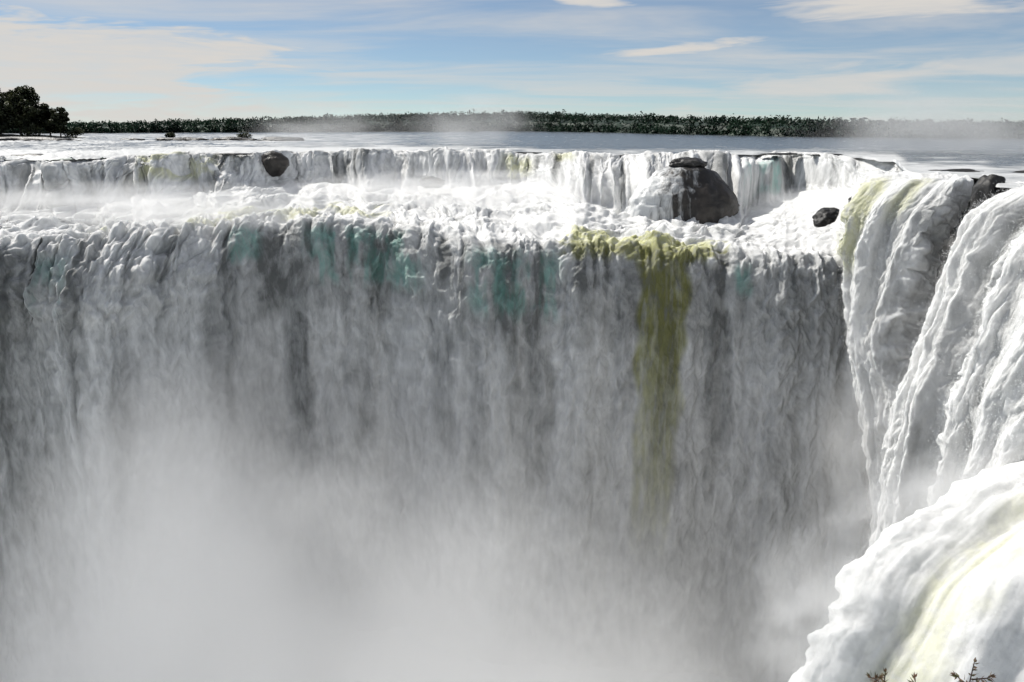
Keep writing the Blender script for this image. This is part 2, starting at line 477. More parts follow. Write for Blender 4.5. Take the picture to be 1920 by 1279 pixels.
def master_falls():
    net = sorted(NET)
    us = np.array([r[0] for r in net], float)
    U = np.arange(-400, 1700.1, 1.55)
    def col_interp(k):
        pts = np.array([r[k] for r in net], float)
        # smooth interpolation across image columns (limited tangents, uneven spacing handled by remapping)
        tt = np.interp(U, us, np.arange(len(us)))
        p = hermite(pts, tt)
        ker = np.hanning(41); ker /= ker.sum()
        pad = np.pad(p, ((20, 20), (0, 0)), mode="edge")
        q = np.stack([np.convolve(pad[:, i], ker, "valid") for i in range(3)], 1)
        return q
    crest, foot, lip = col_interp(1), col_interp(2), col_interp(3)
    S = U * 0.0857
    # ragged plan of the crests and the lip
    jag = fbm(S / 12.0, 0 * S, 3, 3, 0.45)
    lip[:, 1] += 1.7 * jag
    lip[:, 2] += 0.45 * fbm(S / 6.0, 0 * S + 4, 5, 3) 
    cj = 10.0 * fbm(S / 15.0, 0 * S + 2, 8, 4, 0.55)
    crest[:, 1] += cj
    fan = 8.0 * np.clip(fbm(S / 8.0, 0 * S + 17, 14, 3, 0.5) + 0.1, -0.4, 1)       # fanned aprons between steep chutes
    foot[:, 1] += 0.7 * cj - fan + 1.0 * fbm(S / 4.0, 0 * S + 7, 9, 3, 0.5)
    crest[:, 2] += np.minimum(1.5 * fbm(S / 9.0, 0 * S + 9, 10, 4, 0.55), 0.2) - 0.1
    crest[:, 2] -= 0.9 * sstep(U, 1590, 1660)
    def lerp(a, b, h, z):
        q = a * (1 - h) + b * h
        q[:, 2] = a[:, 2] * (1 - z) + b[:, 2] * z
        return q
    def off(p, y, z):
        q = p.copy(); q[:, 1] += y; q[:, 2] += z
        return q
    back = crest * (1 + 4.0 / np.linalg.norm(crest[:, :2], axis=1))[:, None]
    back[:, 2] = -0.12
    # the cascade left of the dome rock swells forward; elsewhere it drops steeply
    sw = window(U, 1010, 1260, 60)[:, None]
    v1 = np.clip(0.30 + 0.45 * fbm(S / 7.0, 0 * S + 51, 15, 3), 0.06, 0.62)
    v2 = np.clip(0.40 + 0.35 * fbm(S / 9.0, 0 * S + 57, 16, 3), 0.15, 0.62)
    v3 = np.clip(0.78 + 0.25 * fbm(S / 6.0, 0 * S + 63, 17, 3), 0.66, 0.95)
    c2 = lerp(crest, foot, v2[:, None], v1) * (1 - sw) + lerp(crest, foot, 0.42, 0.17) * sw
    c3 = lerp(crest, foot, 0.72, v3) * (1 - sw) + lerp(crest, foot, 0.80, 0.52) * sw
    thr = 0.85 + 0.16 * fbm(S / 14.0, 0 * S + 31, 12, 2)
    lw = window(U, 120, 470, 70)                         # on the left the water slides out over a sloping shoulder
    fin = lip.copy(); fin[:, 1] -= 9.5 * thr + 5.4 * lw; fin[:, 2] = GORGE_Z
    keys = np.stack([
        back, crest, c2, c3, foot,
        lerp(foot, lip, 0.33, 0.28), lerp(foot, lip, 0.66, 0.62), lerp(foot, lip, 0.92, 0.93), lip,
        lip + np.stack([0 * S, -3.0 * thr - 1.6 * lw, 0 * S - 1.7], 1),
        lip + np.stack([0 * S, -5.4 * thr - 4.2 * lw, 0 * S - 6.0], 1),
        lip + np.stack([0 * S, -7.2 * thr - 5.0 * lw, 0 * S - 16.0], 1),
        lip + np.stack([0 * S, -8.8 * thr - 5.2 * lw, 0 * S - 40.0], 1),
        fin], 0)
    segs = [6, 20, 24, 24, 36, 36, 28, 14, 16, 34, 62, 120, 80]
    tt = np.concatenate([i + np.arange(n) / n for i, n in enumerate(segs)] + [np.array([len(segs)])])
    B = hermite(keys, tt)                                   # (R, Cn, 3)
    k = tt[:, None] + 0 * U[None, :]
    u = U[None, :] + 0 * k
    N = normals_of(B)
    if N[-5, 600, 1] > 0: N = -N
    # arc length along each column, measured from the lip
    seg = np.linalg.norm(np.diff(B, axis=0), axis=2)
    arc = np.concatenate([np.zeros((1, B.shape[1])), np.cumsum(seg, 0)], 0)
    li = int(np.argmin(np.abs(tt - 8.0)))
    t = (arc - arc[li:li+1])
    t = t.mean(axis=1, keepdims=True) + 0 * u
    s = u * 0.0857
    casc = window(k, 1.0, 4.0, 0.35)
    terr = window(k, 4.0, 8.0, 0.45)
    face = sstep(k, 7.75, 8.6)
    down = np.maximum(t, 0)
    # ---- olive stream and tinted places
    wob = 12 * pn(t / 6.0, 0 * t + 3.0, 41)
    ol = window(u + wob, 1192, 1288 - 0.5 * np.clip(down, 0, 60), 7) * sstep(k, 7.0, 7.8) * (1 - 0.35 * sstep(t, 10, 34)) * (1 - sstep(t, 38, 58))
    ol = ol * (0.68 + 0.32 * sstep(fbm(s / 0.9, t / 7.0, 48, 4, 0.6), -0.35, 0.25))
    cap = window(u + 25 * fbm(s / 2, t / 2, 42, 3), 1062, 1345, 14) * window(t + 1.2 * fbm(s / 1.5, t / 3, 43, 3), -7.0, 3.6, 1.1)
    ridge = window(u + 30 * fbm(s / 3, t / 3, 44, 3), 370, 715, 30) * window(t + 3 * fbm(s / 4, t / 4, 45, 3), -10.0, -2.0, 1.5)
    ridge = ridge * sstep(fbm(s / 5, t / 4, 46, 3), -0.25, 0.35)
    up = window(u, 262, 405, 18) * window(k, 1.0, 2.6, 0.3) * sstep(fbm(s / 3, t / 3, 47, 3), -0.3, 0.3)
    up = up + window(u, 945, 1000, 12) * window(k, 1.5, 3.2, 0.3) + window(u, 1040, 1075, 8) * window(k, 0.9, 1.8, 0.3)
    small = window(u, 155, 195, 10) * window(t, -3.5, -1.0, 0.8) + window(u, 345, 365, 8) * window(t, -3, 1, 0.8)
    corner = window(u, 1575, 1640, 14) * window(t, -9, 1.0, 2.0) * 0.8
    olive = np.clip(ol + cap * 0.95 + ridge * 0.75 + up * 0.7 + small * 0.7 + corner * 0.6, 0, 1)
    tn = fbm(s / 3.0, t / 7.0, 51, 3)
    finestreak_t = fbm(s / 0.9, t / 9.0, 52, 3)
    teal = (window(u, 585, 790, 20) * window(down, 2.5, 12.5, 1.6) + window(u, 885, 1045, 18) * window(down, 3.5, 14, 2.0)
            + window(u, 445, 500, 10) * window(down, 2.5, 8.0, 1.0) + window(u, 1370, 1400, 8) * window(down, 4, 9, 1.2)
            + 0.6 * window(u, 95, 165, 12) * window(down, 4.5, 12, 1.2)
            + window(u, 1395, 1470, 10) * window(k, 1.6, 2.9, 0.3)) * sstep(tn + 0.4 * finestreak_t, -0.45, 0.35)
    teal = np.clip(teal, 0, 1) * (1 - olive) * 1.0
    # ---- relief
    sw1 = s + 1.1 * fbm(s / 5.0, t / 12.0, 21, 2)
    bigstreak = fbm(sw1 / 5.2, t / 60.0, 22, 3, 0.55)
    finestreak = fbm(sw1 / 1.25, t / 18.0, 23, 3, 0.55)
    # falling clumps: torn, arrow-shaped patches pulled downwards
    vw = t + 0.9 * pn(sw1 / 1.6, t / 6.0, 24)
    grow = sstep(t, 5.0, 45.0)
    lump = (1 - 0.6 * grow) * fbm(sw1 / 1.6, vw / 2.4, 25, 4, 0.5) + 0.75 * grow * fbm(sw1 / 2.6, vw / 5.2, 125, 4, 0.55)
    cot = billow(sw1 / 1.3, vw / 2.4, 26, 4, 0.6)
    thick = 0.5 + 0.5 * np.clip(fbm(s / 8.0, t / 25.0, 27, 3) * 1.3, -1, 1)
    left = 1 - sstep(u, 400, 520)
    heavy = left * window(t, -2.0, 13.0, 3.0)                # bulging spill on the left
    smooth_ol = 1 - 0.55 * ol
    fd = face * smooth_ol * (0.34 * bigstreak + (0.26 + 0.20 * thick) * lump + 0.08 * cot)
    puff = 0.0
    for i, (ps, pa) in enumerate(((3.4, 1.0), (1.7, 0.45), (0.85, 0.18))):
        n_ = pn(sw1 / ps + 0.25 * pn(s / 2.0, t / 2.0, 130), t / (ps * 1.35) + 0.3 * pn(s / 1.8, t / 2.5, 131), 28 + 50 * i)
        puff = puff + pa * np.sqrt(n_ * n_ + 0.02)
    fd += heavy * (2.1 * puff - 0.2)
    # lip fingers: bright tongues that curl over, dark clefts between them
    tongue = fbm(sw1 / 2.6, t / 40.0, 29, 3, 0.55)
    fd += window(t, -2.5, 5.0, 2.5) * (0.65 * tongue + 0.9 * np.clip(fbm(sw1 / 3.4, t / 5.0, 129, 4, 0.55), -0.2, 1))
    tw = t + 1.5 * pn(s / 4.0, t / 5.0, 132); swt = s + 1.2 * pn(s / 5.0, t / 6.0, 133)
    calm = sstep(fbm(s / 9.0, t / 7.0, 134, 3), -0.35, 0.45)       # patches of rough and of smooth flow
    ch = 0.9 * fbm(swt / 6.0, tw / 4.5, 31, 3) + (0.20 + 0.55 * calm) * billow(swt / 2.2, tw / 3.0, 32, 4, 0.5) + 0.10 * calm * fbm(swt / 0.7, tw / 1.0, 33, 3)
    td = terr * (1.2 * ch - 0.3) * (1 - 0.15 * window(k, 4.0, 5.2, 0.5))
    td += ridge * 0.6 * billow(s / 1.6, t / 1.6, 34, 3)
    cs = s * 1.28
    csw = cs + 0.8 * fbm(cs / 4, t / 6, 135, 2)
    cstreak = fbm(csw / 0.75, t / 7.0, 37, 4, 0.6)
    calm_r = 1 - 0.65 * sstep(u, 1310, 1400)
    cd = casc * calm_r * (1.5 * fbm(csw / 10.0, t / 50.0, 136, 2, 0.5) + 0.5 * fbm(csw / 5.5, t / 20.0, 35, 3, 0.5) + 0.34 * fbm(csw / 2.0, t / 4.5, 36, 5, 0.55) + 0.24 * cstreak)
    crestbump = window(k, 0.5, 1.7, 0.35) * 0.45 * billow(cs / 2.2, t / 2.0, 38, 4)
    td = td * (1 - 0.6 * sstep(u, 1330, 1420))
    D = fd + td + cd + crestbump
    P = B + N * D[..., None]
    # ---- how white the water is: aeration, plus shade painted in as lower foam
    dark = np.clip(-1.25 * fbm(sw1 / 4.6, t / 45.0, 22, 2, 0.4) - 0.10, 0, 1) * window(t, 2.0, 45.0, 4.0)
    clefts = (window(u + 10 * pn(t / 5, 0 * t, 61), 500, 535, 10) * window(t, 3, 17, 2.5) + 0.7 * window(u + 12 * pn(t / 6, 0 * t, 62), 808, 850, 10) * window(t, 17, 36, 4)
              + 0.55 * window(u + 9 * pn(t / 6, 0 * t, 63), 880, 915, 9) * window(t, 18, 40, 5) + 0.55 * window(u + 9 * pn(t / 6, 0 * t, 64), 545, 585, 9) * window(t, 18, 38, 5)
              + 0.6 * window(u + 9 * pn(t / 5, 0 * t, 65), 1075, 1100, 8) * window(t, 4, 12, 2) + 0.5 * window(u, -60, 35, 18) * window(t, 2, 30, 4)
              + 0.5 * window(u + 9 * pn(t / 5, 0 * t, 66), 1150, 1190, 8) * window(t, 6, 30, 4))  # rock showing through, together with shadow columns painted as darker water
    tongue_shade = np.clip(-tongue * 1.3 - 0.1, 0, 1) * window(t, 0.8, 9.0, 2.0) * 0.75  # wedge shadows between the tongues, painted into the colour
    foam = 0.90 - face * (0.50 * dark + 0.42 * clefts + tongue_shade) + face * 0.20 * np.clip(lump, -1, 1)
    foam = foam - face * (0.20 + 0.26 * window(t, 2.5, 17.0, 4.0) * (1 - lw[None, :]) + 0.28 * (1 - sstep(u, 60, 190)) * sstep(t, 1.5, 5.0))  # shade of the face deepened in colour, more below the lip and far left
    rip = billow(swt / 2.2, tw / 3.0, 32, 4, 0.5) + 0.25 * (1 - calm)
    foam = foam - terr * np.clip(0.48 - rip, 0, 1) * 1.7 * sstep(k, 4.3, 5.2)  # troughs painted greyer to strengthen their faint shading
    cdk = np.clip(-fbm(cs / 3.5, t / 30.0, 39, 3, 0.55) - 0.02, 0, 1)
    foam = foam - casc * cdk * 1.1 * window(k, 1.2, 3.6, 0.4) - window(k, 0.2, 1.25, 0.25) * 0.35 * (0.5 + pn(cs / 2, t, 40))
    foam = foam + casc * (0.34 * cstreak - 0.08)
    foam = np.clip(foam - 0.35 * olive * face, 0, 1)
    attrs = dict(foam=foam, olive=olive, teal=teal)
    NN = normals_of(P)
    if NN[-5, 600, 1] > 0: NN = -NN
    def piece(name, r0, r1, u0, u1, mat, parent=None):
        a = int(np.searchsorted(tt, r0 - 1e-9)); b = int(np.searchsorted(tt, r1 - 1e-9)) + 1
        c = int(np.searchsorted(U, u0)); d = int(np.searchsorted(U, u1)) + 1
        return grid_mesh(name, P[a:b, c:d], mat, parent, {q: v[a:b, c:d] for q, v in attrs.items()}, NN[a:b, c:d], flip=True)
    # upper cascade: four falls side by side
    G = "falls of the upper cascade"
    tag(piece("waterfall", 0, 4, -400, 500, M_face), "low wide grey white waterfall beneath the dark trees on the island", "waterfall", G)
    tag(piece("waterfall", 0, 4, 500, 1000, M_face), "distant white waterfall in the middle, between the small round rock and the dome rock", "waterfall", G)
    tag(piece("waterfall", 0, 4, 1000, 1420, M_face), "swelling white waterfall sliding down beside the big dark dome rock", "waterfall", G)
    tag(piece("waterfall", 0, 4, 1420, 1700, M_face), "small teal tinted waterfall between the dome rock and the nearer waterfalls", "waterfall", G)
    tag(piece("rapids", 4, 8, -400, 1700, M_rapid), kind="structure")
    root = empty("waterfall", (-3.0, 120.0, GORGE_Z))
    tag(root, "huge shaded grey curtain waterfall with an olive green stream plunging into mist", "waterfall")
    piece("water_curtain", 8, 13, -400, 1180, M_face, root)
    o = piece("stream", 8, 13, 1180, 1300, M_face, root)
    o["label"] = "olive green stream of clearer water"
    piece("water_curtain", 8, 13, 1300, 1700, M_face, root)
    return U, crest

U_MAIN, CREST = master_falls()

# ------------------------------------------------------------------ streams falling over the cliff on the right
def puffs(x, y, seed, octs=3, gain=0.5, soft=0.02):
    r = 0.0; a = 1.0; f = 1.0
    for i in range(octs):
        n_ = pn(x * f + 0.25 * pn(x * f * 1.7, y * f * 1.7, seed + 91 + i), y * f, seed + 31 * i)
        r = r + a * np.sqrt(n_ * n_ + soft)
        a *= gain; f *= 2.1
    return r

def edge_stream(name, key, ns, nt, bulge, seed, label, ridges=1.0, soft=False, ol=None, gap=True, lumps=1.0):
    L = np.array(STREAMS[key][0], float); R_ = np.array(STREAMS[key][1], float)
    L = np.vstack([L, [L[-1] + (L[-1] - L[-2]) * np.array([1.0, 1.0, 0]) + (0, 0, -14.0)], [L[-1] + (L[-1] - L[-2]) * np.array([1.2, 1.2, 0]) + (0, 0, -38.0)]])
    R_ = np.vstack([R_, [R_[-1] + (R_[-1] - R_[-2]) * np.array([1.0, 1.0, 0]) + (0, 0, -14.0)], [R_[-1] + (R_[-1] - R_[-2]) * np.array([1.2, 1.2, 0]) + (0, 0, -42.0)]])
    if not soft:                                           # water sliding up to the brink
        L = np.vstack([[L[0, 0] + 3.0, L[0, 1] + 5.5, -0.12], L]); R_ = np.vstack([[R_[0, 0] + 3.0, R_[0, 1] + 5.5, -0.12], R_])
    n = len(L)
    tt = np.concatenate([np.linspace(0, n - 3, nt - 50), np.linspace(n - 3, n - 1, 51)[1:]])
    A = hermite(L, tt); Bz = hermite(R_, tt)
    q = np.linspace(-0.12, 1.12, ns)
    qq = np.clip(q, 0, 1)[None, :, None]
    P = A[:, None, :] * (1 - qq) + Bz[:, None, :] * qq
    # frame: across, along, outwards
    N = normals_of(P + np.linspace(0, 1e-3, ns)[None, :, None] * (Bz - A)[:, None, :])
    mid = N[nt // 2, ns // 2]
    if mid[0] > 0 or (mid[2] < 0 and soft): N = -N
    k3 = np.ones(31) / 31
    for i in range(3):                                     # gentle, even frame
        N[..., i] = np.apply_along_axis(lambda v: np.convolve(np.pad(v, 15, mode="edge"), k3, "valid"), 0, N[..., i])
    N /= np.linalg.norm(N, axis=2, keepdims=True)
    width = np.linalg.norm(Bz - A, axis=1).mean()
    seg = np.linalg.norm(np.diff((A + Bz) / 2, axis=0), axis=1)
    arc = np.concatenate([[0], np.cumsum(seg)])[:, None] + 0 * q[None, :]
    sm = q[None, :] * width + 0 * arc
    sw = sm + 0.6 * fbm(sm / 5, arc / 10, seed, 2)
    ramp = sstep(arc, 0.3, 5.0) if soft else sstep(arc, 4.5, 11.0)
    qa = np.clip(q, 0, 1) ** 0.75
    prof = np.sqrt(np.clip(1 - (2 * qa - 1) ** 2, 0, 1))[None, :]
    over = np.clip(np.maximum(-q, q - 1), 0, 1)[None, :] / 0.12    # edges tuck in behind the stream
    rid = fbm(sw / (width / (2.6 if soft else 3.2)), arc / 60.0, seed + 1, 2, 0.35)
    if soft:
        d = bulge * prof * (0.6 + 0.4 * ramp) + 1.3 * ridges * rid + 0.10 * fbm(sw / 0.8, arc / 9.0, seed + 11, 3) + lumps * (0.30 + 0.7 * (1 - sstep(q[None, :], 0.02, 0.30))) * puffs(sw / 3.4, arc / 4.8, seed + 2, 4, 0.5) + 0.5 * fbm(sw / 4.0, arc / 9.0, seed + 13, 3, 0.45) + 0.035 * lumps * fbm(sw / 0.8, arc / 1.6, seed + 3, 3, 0.5)
    else:
        vw = arc + 1.0 * pn(sw / 1.0, arc / 4.0, seed + 5)
        d = bulge * prof * (0.08 + 0.92 * ramp) + ramp * (1.6 * ridges * rid + lumps * (0.42 * puffs(sw / 1.5, vw / 2.6, seed + 21, 4, 0.55) + 0.25 * fbm(sw / 1.9 + 0.3 * pn(sw, vw / 2, seed + 8), vw / 4.2, seed + 2, 5, 0.52) + 0.10 * billow(sw / 0.8, vw / 1.6, seed + 3, 3)) + 0.12 * fbm(sw / 0.7, arc / 7.0, seed + 11, 4, 0.6))
        d += (1 - ramp) * 0.25 * fbm(sw / 1.2, arc / 1.5, seed + 4, 3)
    P = P + N * d[..., None]
    # ragged side edges
    edge = sstep(np.abs(2 * q[None, :] - 1), 0.62, 1.0)
    rag = (0.22 if soft else 0.9) * fbm(arc / 2.6 + 0.4 * pn(sm, arc, seed + 7), sm / 3.0 + 3 * np.sign(q[None, :] - 0.5), seed + 6, 4, 0.6) * edge
    if soft: rag = rag + 0.6 * (1 - sstep(q[None, :], 0.0, 0.25)) * (fbm(arc / 4.5, 0 * sm, seed + 14, 4, 0.6) + 0.6 * fbm(arc / 1.6, sm / 2.0, seed + 15, 3, 0.6))
    P = P + (Bz - A)[:, None, :] / np.linalg.norm(Bz - A, axis=1)[:, None, None] * rag[..., None] * (0.3 + 0.7 * ramp[..., None])
    tuck = over[..., None] * (width * 0.10 + 1.2)
    P = P - N * tuck
    foam = (0.92 if soft else 0.82) + 0.10 * (rid) - 0.6 * np.clip(-rid * 1.2 - 0.15, 0, 1) * (0 if soft else 1)
    foam = foam - over * 0.15
    strk = fbm(sw / 0.7, arc / (11.0 if soft else 7.0), seed + 11, 4, 0.6)
    foam = foam + (0.10 if soft else 0.16) * strk
    if not soft: foam = foam - 0.25 * sstep(q[None, :], 0.45, 0.9) * sstep(fbm(sw / 1.6, arc / 3.0, seed + 12, 3), -0.3, 0.4) * ramp  # shadow side of the stream painted in as mottled grey
    olive = np.zeros_like(foam)
    for (q0, q1, a0, a1, qs, asft, drift, amt) in (ol or []):
        qd = q[None, :] + drift * arc / arc.max() + 0.05 * fbm(sm / 2, arc / 3, seed + 9, 3)
        olive = np.maximum(olive, amt * window(qd, q0, q1, qs) * window(arc, a0, a1, asft))
    mat = M_plume if soft else M_foam
    o = grid_mesh(name, P, mat, None, dict(foam=np.clip(foam, 0, 1), olive=olive, teal=0 * foam), None, flip=False)
    tag(o, label, "waterfall", "waterfalls along the near cliff")
    NS = normals_of(P)
    if (NS * N).sum() < 0: NS = -NS
    wt_ = (0.25 + edge + (0.4 if soft else 0.2) * np.clip(d - d.mean(), 0, 2)) * sstep(arc, 5.0, 9.0) * (1 - 0.8 * olive) * (1 - over)
    spray(o, P, NS, wt_, 70000 if soft else 45000, 0.022 if soft else 0.036, 0.26 if soft else 0.30, seed + 40)
    return o

edge_stream("waterfall", "A", 210, 330, 3.0, 101, "tall white waterfall next to the grey curtain, its top tinted yellow green", 1.4,
            ol=[(0.02, 0.30, 4, 17, 0.05, 2.0, 0.0, 0.7), (0.50, 0.68, 5, 11.0, 0.06, 1.5, 0.0, 0.55)])
edge_stream("waterfall", "B", 200, 330, 3.4, 131, "tall white waterfall below the black pointed rock on the near lip", 1.3)
edge_stream("waterfall", "C", 210, 300, 3.4, 161, "white waterfall cut by the photo's edge, just above the nearest cascade", 1.2)
edge_stream("waterfall", "D", 330, 330, 2.2, 191, "nearest bright foaming cascade with a green band, behind the shrub tips", 1.0, soft=True,
            ol=[(0.30, 0.46, 0, 80, 0.06, 6.0, 0.10, 0.42), (0.70, 0.80, 10, 80, 0.04, 6.0, 0.0, 0.35)])

# ------------------------------------------------------------------ cliff behind those streams
def cliff():
    plan = np.array([(60.0, 113.0), (57.5, 101.0), (56.5, 95.0), (51.5, 83.0), (57.0, 76.0), (50.5, 65.0), (56.0, 58.0), (50.0, 48.0), (56.0, 34.0), (66.0, 22.0)])
    tt = np.linspace(0, len(plan) - 1, 300)
    xy = hermite(np.column_stack([plan, np.zeros(len(plan))]), tt)[:, :2]
    zz = np.linspace(0, 1, 150)
    Z = -0.6 + (GORGE_Z + 0.6) * zz
    P = np.zeros((150, 300, 3))
    P[..., 0] = xy[None, :, 0]; P[..., 1] = xy[None, :, 1]; P[..., 2] = Z[:, None]
    P[..., 0] -= np.minimum(-Z, 40)[:, None] * 0.12
    s = np.arange(300)[None, :] * 0.45 + 0 * Z[:, None]; z = Z[:, None] + 0 * s
    d = 1.2 * fbm(s / 9, z / 12, 71, 4) + 0.9 * billow(s / 3, z / 5, 72, 4) + 0.5 * np.abs(pn(s / 1.5, z / 2.0, 73))
    led = (np.mod(z + 0.8 * fbm(s / 10, z * 0, 74, 2), 9.0) / 9.0)
    d += 0.9 * led
    top = sstep(z, -0.6, -2.5)
    P[..., 0] -= (d * (1 - sstep(z, -1.8, -0.5)) - 0.6)
    o = grid_mesh("cliff", P, M_cliff, flip=False)
    tag(o, kind="structure")
cliff()

# ------------------------------------------------------------------ upper river
def river():
    u = np.concatenate([np.arange(-1400, -400, 12.0), np.arange(-400, 1950, 3.2), np.arange(1950, 3300, 16.0)])
    a = (u - 960) / 1493.33
    # near edge of the sheet, as distance: along the crest, then along the near cliff's brink
    cu = np.concatenate([[-1400], U_MAIN[::20], [1702, 1760, 1842, 1870, 2010, 2030, 2230, 3300]])
    cyv = np.concatenate([[118.0], CREST[::20, 1], [101.5, 100.0, 97.5, 81.0, 77.5, 64.5, 59.5, 45.0]])
    near = np.interp(u, cu, cyv) + 1.0
    far = 1600.0
    f = np.linspace(0, 1, 110) ** 1.15
    Y = 1.0 / ((1 - f)[:, None] / near[None, :] + f[:, None] / far)
    # plan position follows the fan of the image columns
    P = np.zeros(Y.shape + (3,))
    P[..., 1] = Y
    P[..., 0] = a[None, :] * (0.9647 * Y + 0.2632 * CAM_Z)
    X = P[..., 0]
    z = 0.10 * fbm(X / 6, Y / 3.0, 81, 3) + 0.12 * fbm(X / 22, Y / 9.0, 82, 2)
    rough = sstep(-u, -620, -350)[None, :] * (1 - sstep(Y, 330, 480)) + 0.3 * (1 - sstep(Y, 150, 210))
    rough = rough * (1 - sstep(u, 1450, 1560))[None, :]
    z += rough * 0.5 * billow(X / 5.0, Y / 2.6, 83, 3)
    z += 0.05 - 0.35 * np.clip(1 - f[:, None] / 0.02, 0, 1)
    P[..., 2] = z
    foam = 0.15 + 0.42 * sstep(-u, -1150, -500)[None, :] * (1 - sstep(Y, 420, 620)) + 0.42 * (1 - sstep(Y - near[None, :], 6, 55))
    foam = foam + 0.12 * pn(X / 30, Y / 12, 84) + 0.16 * sstep(u, 1480, 1640)[None, :] * (1 - sstep(Y, 180, 260))
    o = grid_mesh("river", P, M_river, attrs=dict(foam=np.clip(foam, 0, 1)), flip=False)
    tag(o, kind="structure")
river()

def gorge_river():
    xs = np.linspace(-260, 120, 120); ys = np.linspace(-120, 150, 110)
    X, Y = np.meshgrid(xs, ys)
    P = np.stack([X, Y, -86 + 0.8 * billow(X / 6, Y / 6, 91, 3)], -1)
    foam = np.clip(0.8 + 0.3 * fbm(X / 9, Y / 9, 92, 3), 0, 1)
    o = grid_mesh("river", P, M_river, attrs=dict(foam=foam), flip=False)
    tag(o, kind="structure")
gorge_river()

# ------------------------------------------------------------------ rocks
def rock(loc, size, label, seed, rough=0.22, rot=0.0, squash=0.0, sub=4, group=None, lean=(0, 0), mat=None):
    bm = bmesh.new()
    bmesh.ops.create_icosphere(bm, subdivisions=sub, radius=1.0)
    from mathutils import noise
    off = Vector((seed * 3.7, seed * 1.9, seed * 5.1))
    for v in bm.verts:
        p = v.co.copy()
        d = noise.fractal(p * 1.3 + off, 0.8, 2.0, 5)
        c = noise.cell(p * 2.2 + off)
        v.co = p * (1 + rough * d + 0.25 * rough * c)
        if v.co.z < 0 and squash: v.co.z *= squash
        v.co.x += lean[0] * v.co.z; v.co.y += lean[1] * v.co.z
        v.co.x *= size[0]; v.co.y *= size[1]; v.co.z *= size[2]
    me = bpy.data.meshes.new("rock")
    bm.to_mesh(me); bm.free()
    for p in me.polygons: p.use_smooth = True
    me.materials.append(mat or M_rock)
    o = bpy.data.objects.new("rock", me)
    o.location = loc
    o.rotation_euler.z = rot
    link(o)
    tag(o, label, "rock", group)
    return o

rock((32.0, 150.8, -11.4), (11.2, 7.8, 9.8), "big dark dome rock standing in the cascade", 3, 0.075, 0.2, sub=6, mat=M_dome)
rock((32.4, 150.6, -1.1), (3.3, 2.4, 1.05), "flat black cap stone lying on top of the dome rock", 4, 0.25)
rock((-50.0, 171.4, -2.1), (2.9, 2.6, 2.6), "small round grey rock on the crest of the upper cascade", 5, 0.12, mat=M_dome)
rock((43.2, 110.5, -6.4), (1.5, 1.4, 1.25), "black wedge rock alone in the white water beside the near waterfalls", 6, 0.30, 0.5, lean=(0.5, 0))
rock((44.1, 102.5, -3.5), (1.2, 1.0, 0.8), "little dark stone just above the black wedge rock", 7, 0.25)
rock((50.2, 85.0, -1.9), (1.5, 1.7, 2.7), "black pointed rock between two near waterfalls at the lip", 8, 0.28, 0.3)
rock((-17.0, 171.5, -6.0), (2.6, 2.0, 1.2), "low dark stone half sunk in foam at the middle fall's foot", 9, 0.3)
LG = "low dark rock ledges in the upper river"
ledges = [
    ((-175, 293, 0.1), (20, 4, 1.27), "long black rock ledge in front of the island trees", 21),
    ((-137, 296, 0.1), (5, 2.5, 0.85), "short dark ledge just past the end of the long ledge", 22),
    ((-118, 291, 0.1), (9, 3, 1.27), "black ledge below the small lone bush in the river", 23),
    ((-100, 293, 0.1), (8, 3, 1.19), "dark ledge in the middle of the row of river ledges", 24),
    ((-82, 292, 0.1), (9, 3, 1.36), "black ledge at the end of the row, nearest the mist", 25),
    ((-88.5, 151, 0.0), (4.5, 2.0, 0.6), "dark ledge on the crest, low on the frame's edge under the island", 26),
    ((57.5, 105, -0.2), (4.0, 1.5, 0.55), "dark ledge above the yellow green waterfall top", 27),
    ((68.0, 103, -0.2), (5.0, 1.8, 0.6), "long dark ledge in the river behind the black pointed rock", 28),
    ((55.0, 168, -0.05), (4.0, 1.6, 0.25), "dark ledge on the crest right behind the dome rock", 29),
    ((63.0, 163, -0.05), (3.5, 1.6, 0.25), "small dark ledge on the crest above the teal tinted fall", 30),
    ((-57.0, 168, -0.05), (4.0, 1.4, 0.25), "thin dark ledge touching the small round rock", 31),
]
for loc, size, label, sd in ledges:
    rock(loc, size, label, sd, 0.32, 0.0, 0.5, 4, LG)

# ------------------------------------------------------------------ trees
def tube(path, radii, sides=6):
    path = [Vector(p) for p in path]
    V, Fc = [], []
    for i, p in enumerate(path):
        d = (path[min(i + 1, len(path) - 1)] - path[max(i - 1, 0)]).normalized()
        a = d.orthogonal().normalized(); b = d.cross(a)
        for j in range(sides):
            th = 2 * math.pi * j / sides
            V.append(p + (a * math.cos(th) + b * math.sin(th)) * radii[i])
    for i in range(len(path) - 1):
        for j in range(sides):
            Fc.append((i * sides + j, i * sides + (j + 1) % sides, (i + 1) * sides + (j + 1) % sides, (i + 1) * sides + j))
    return V, Fc

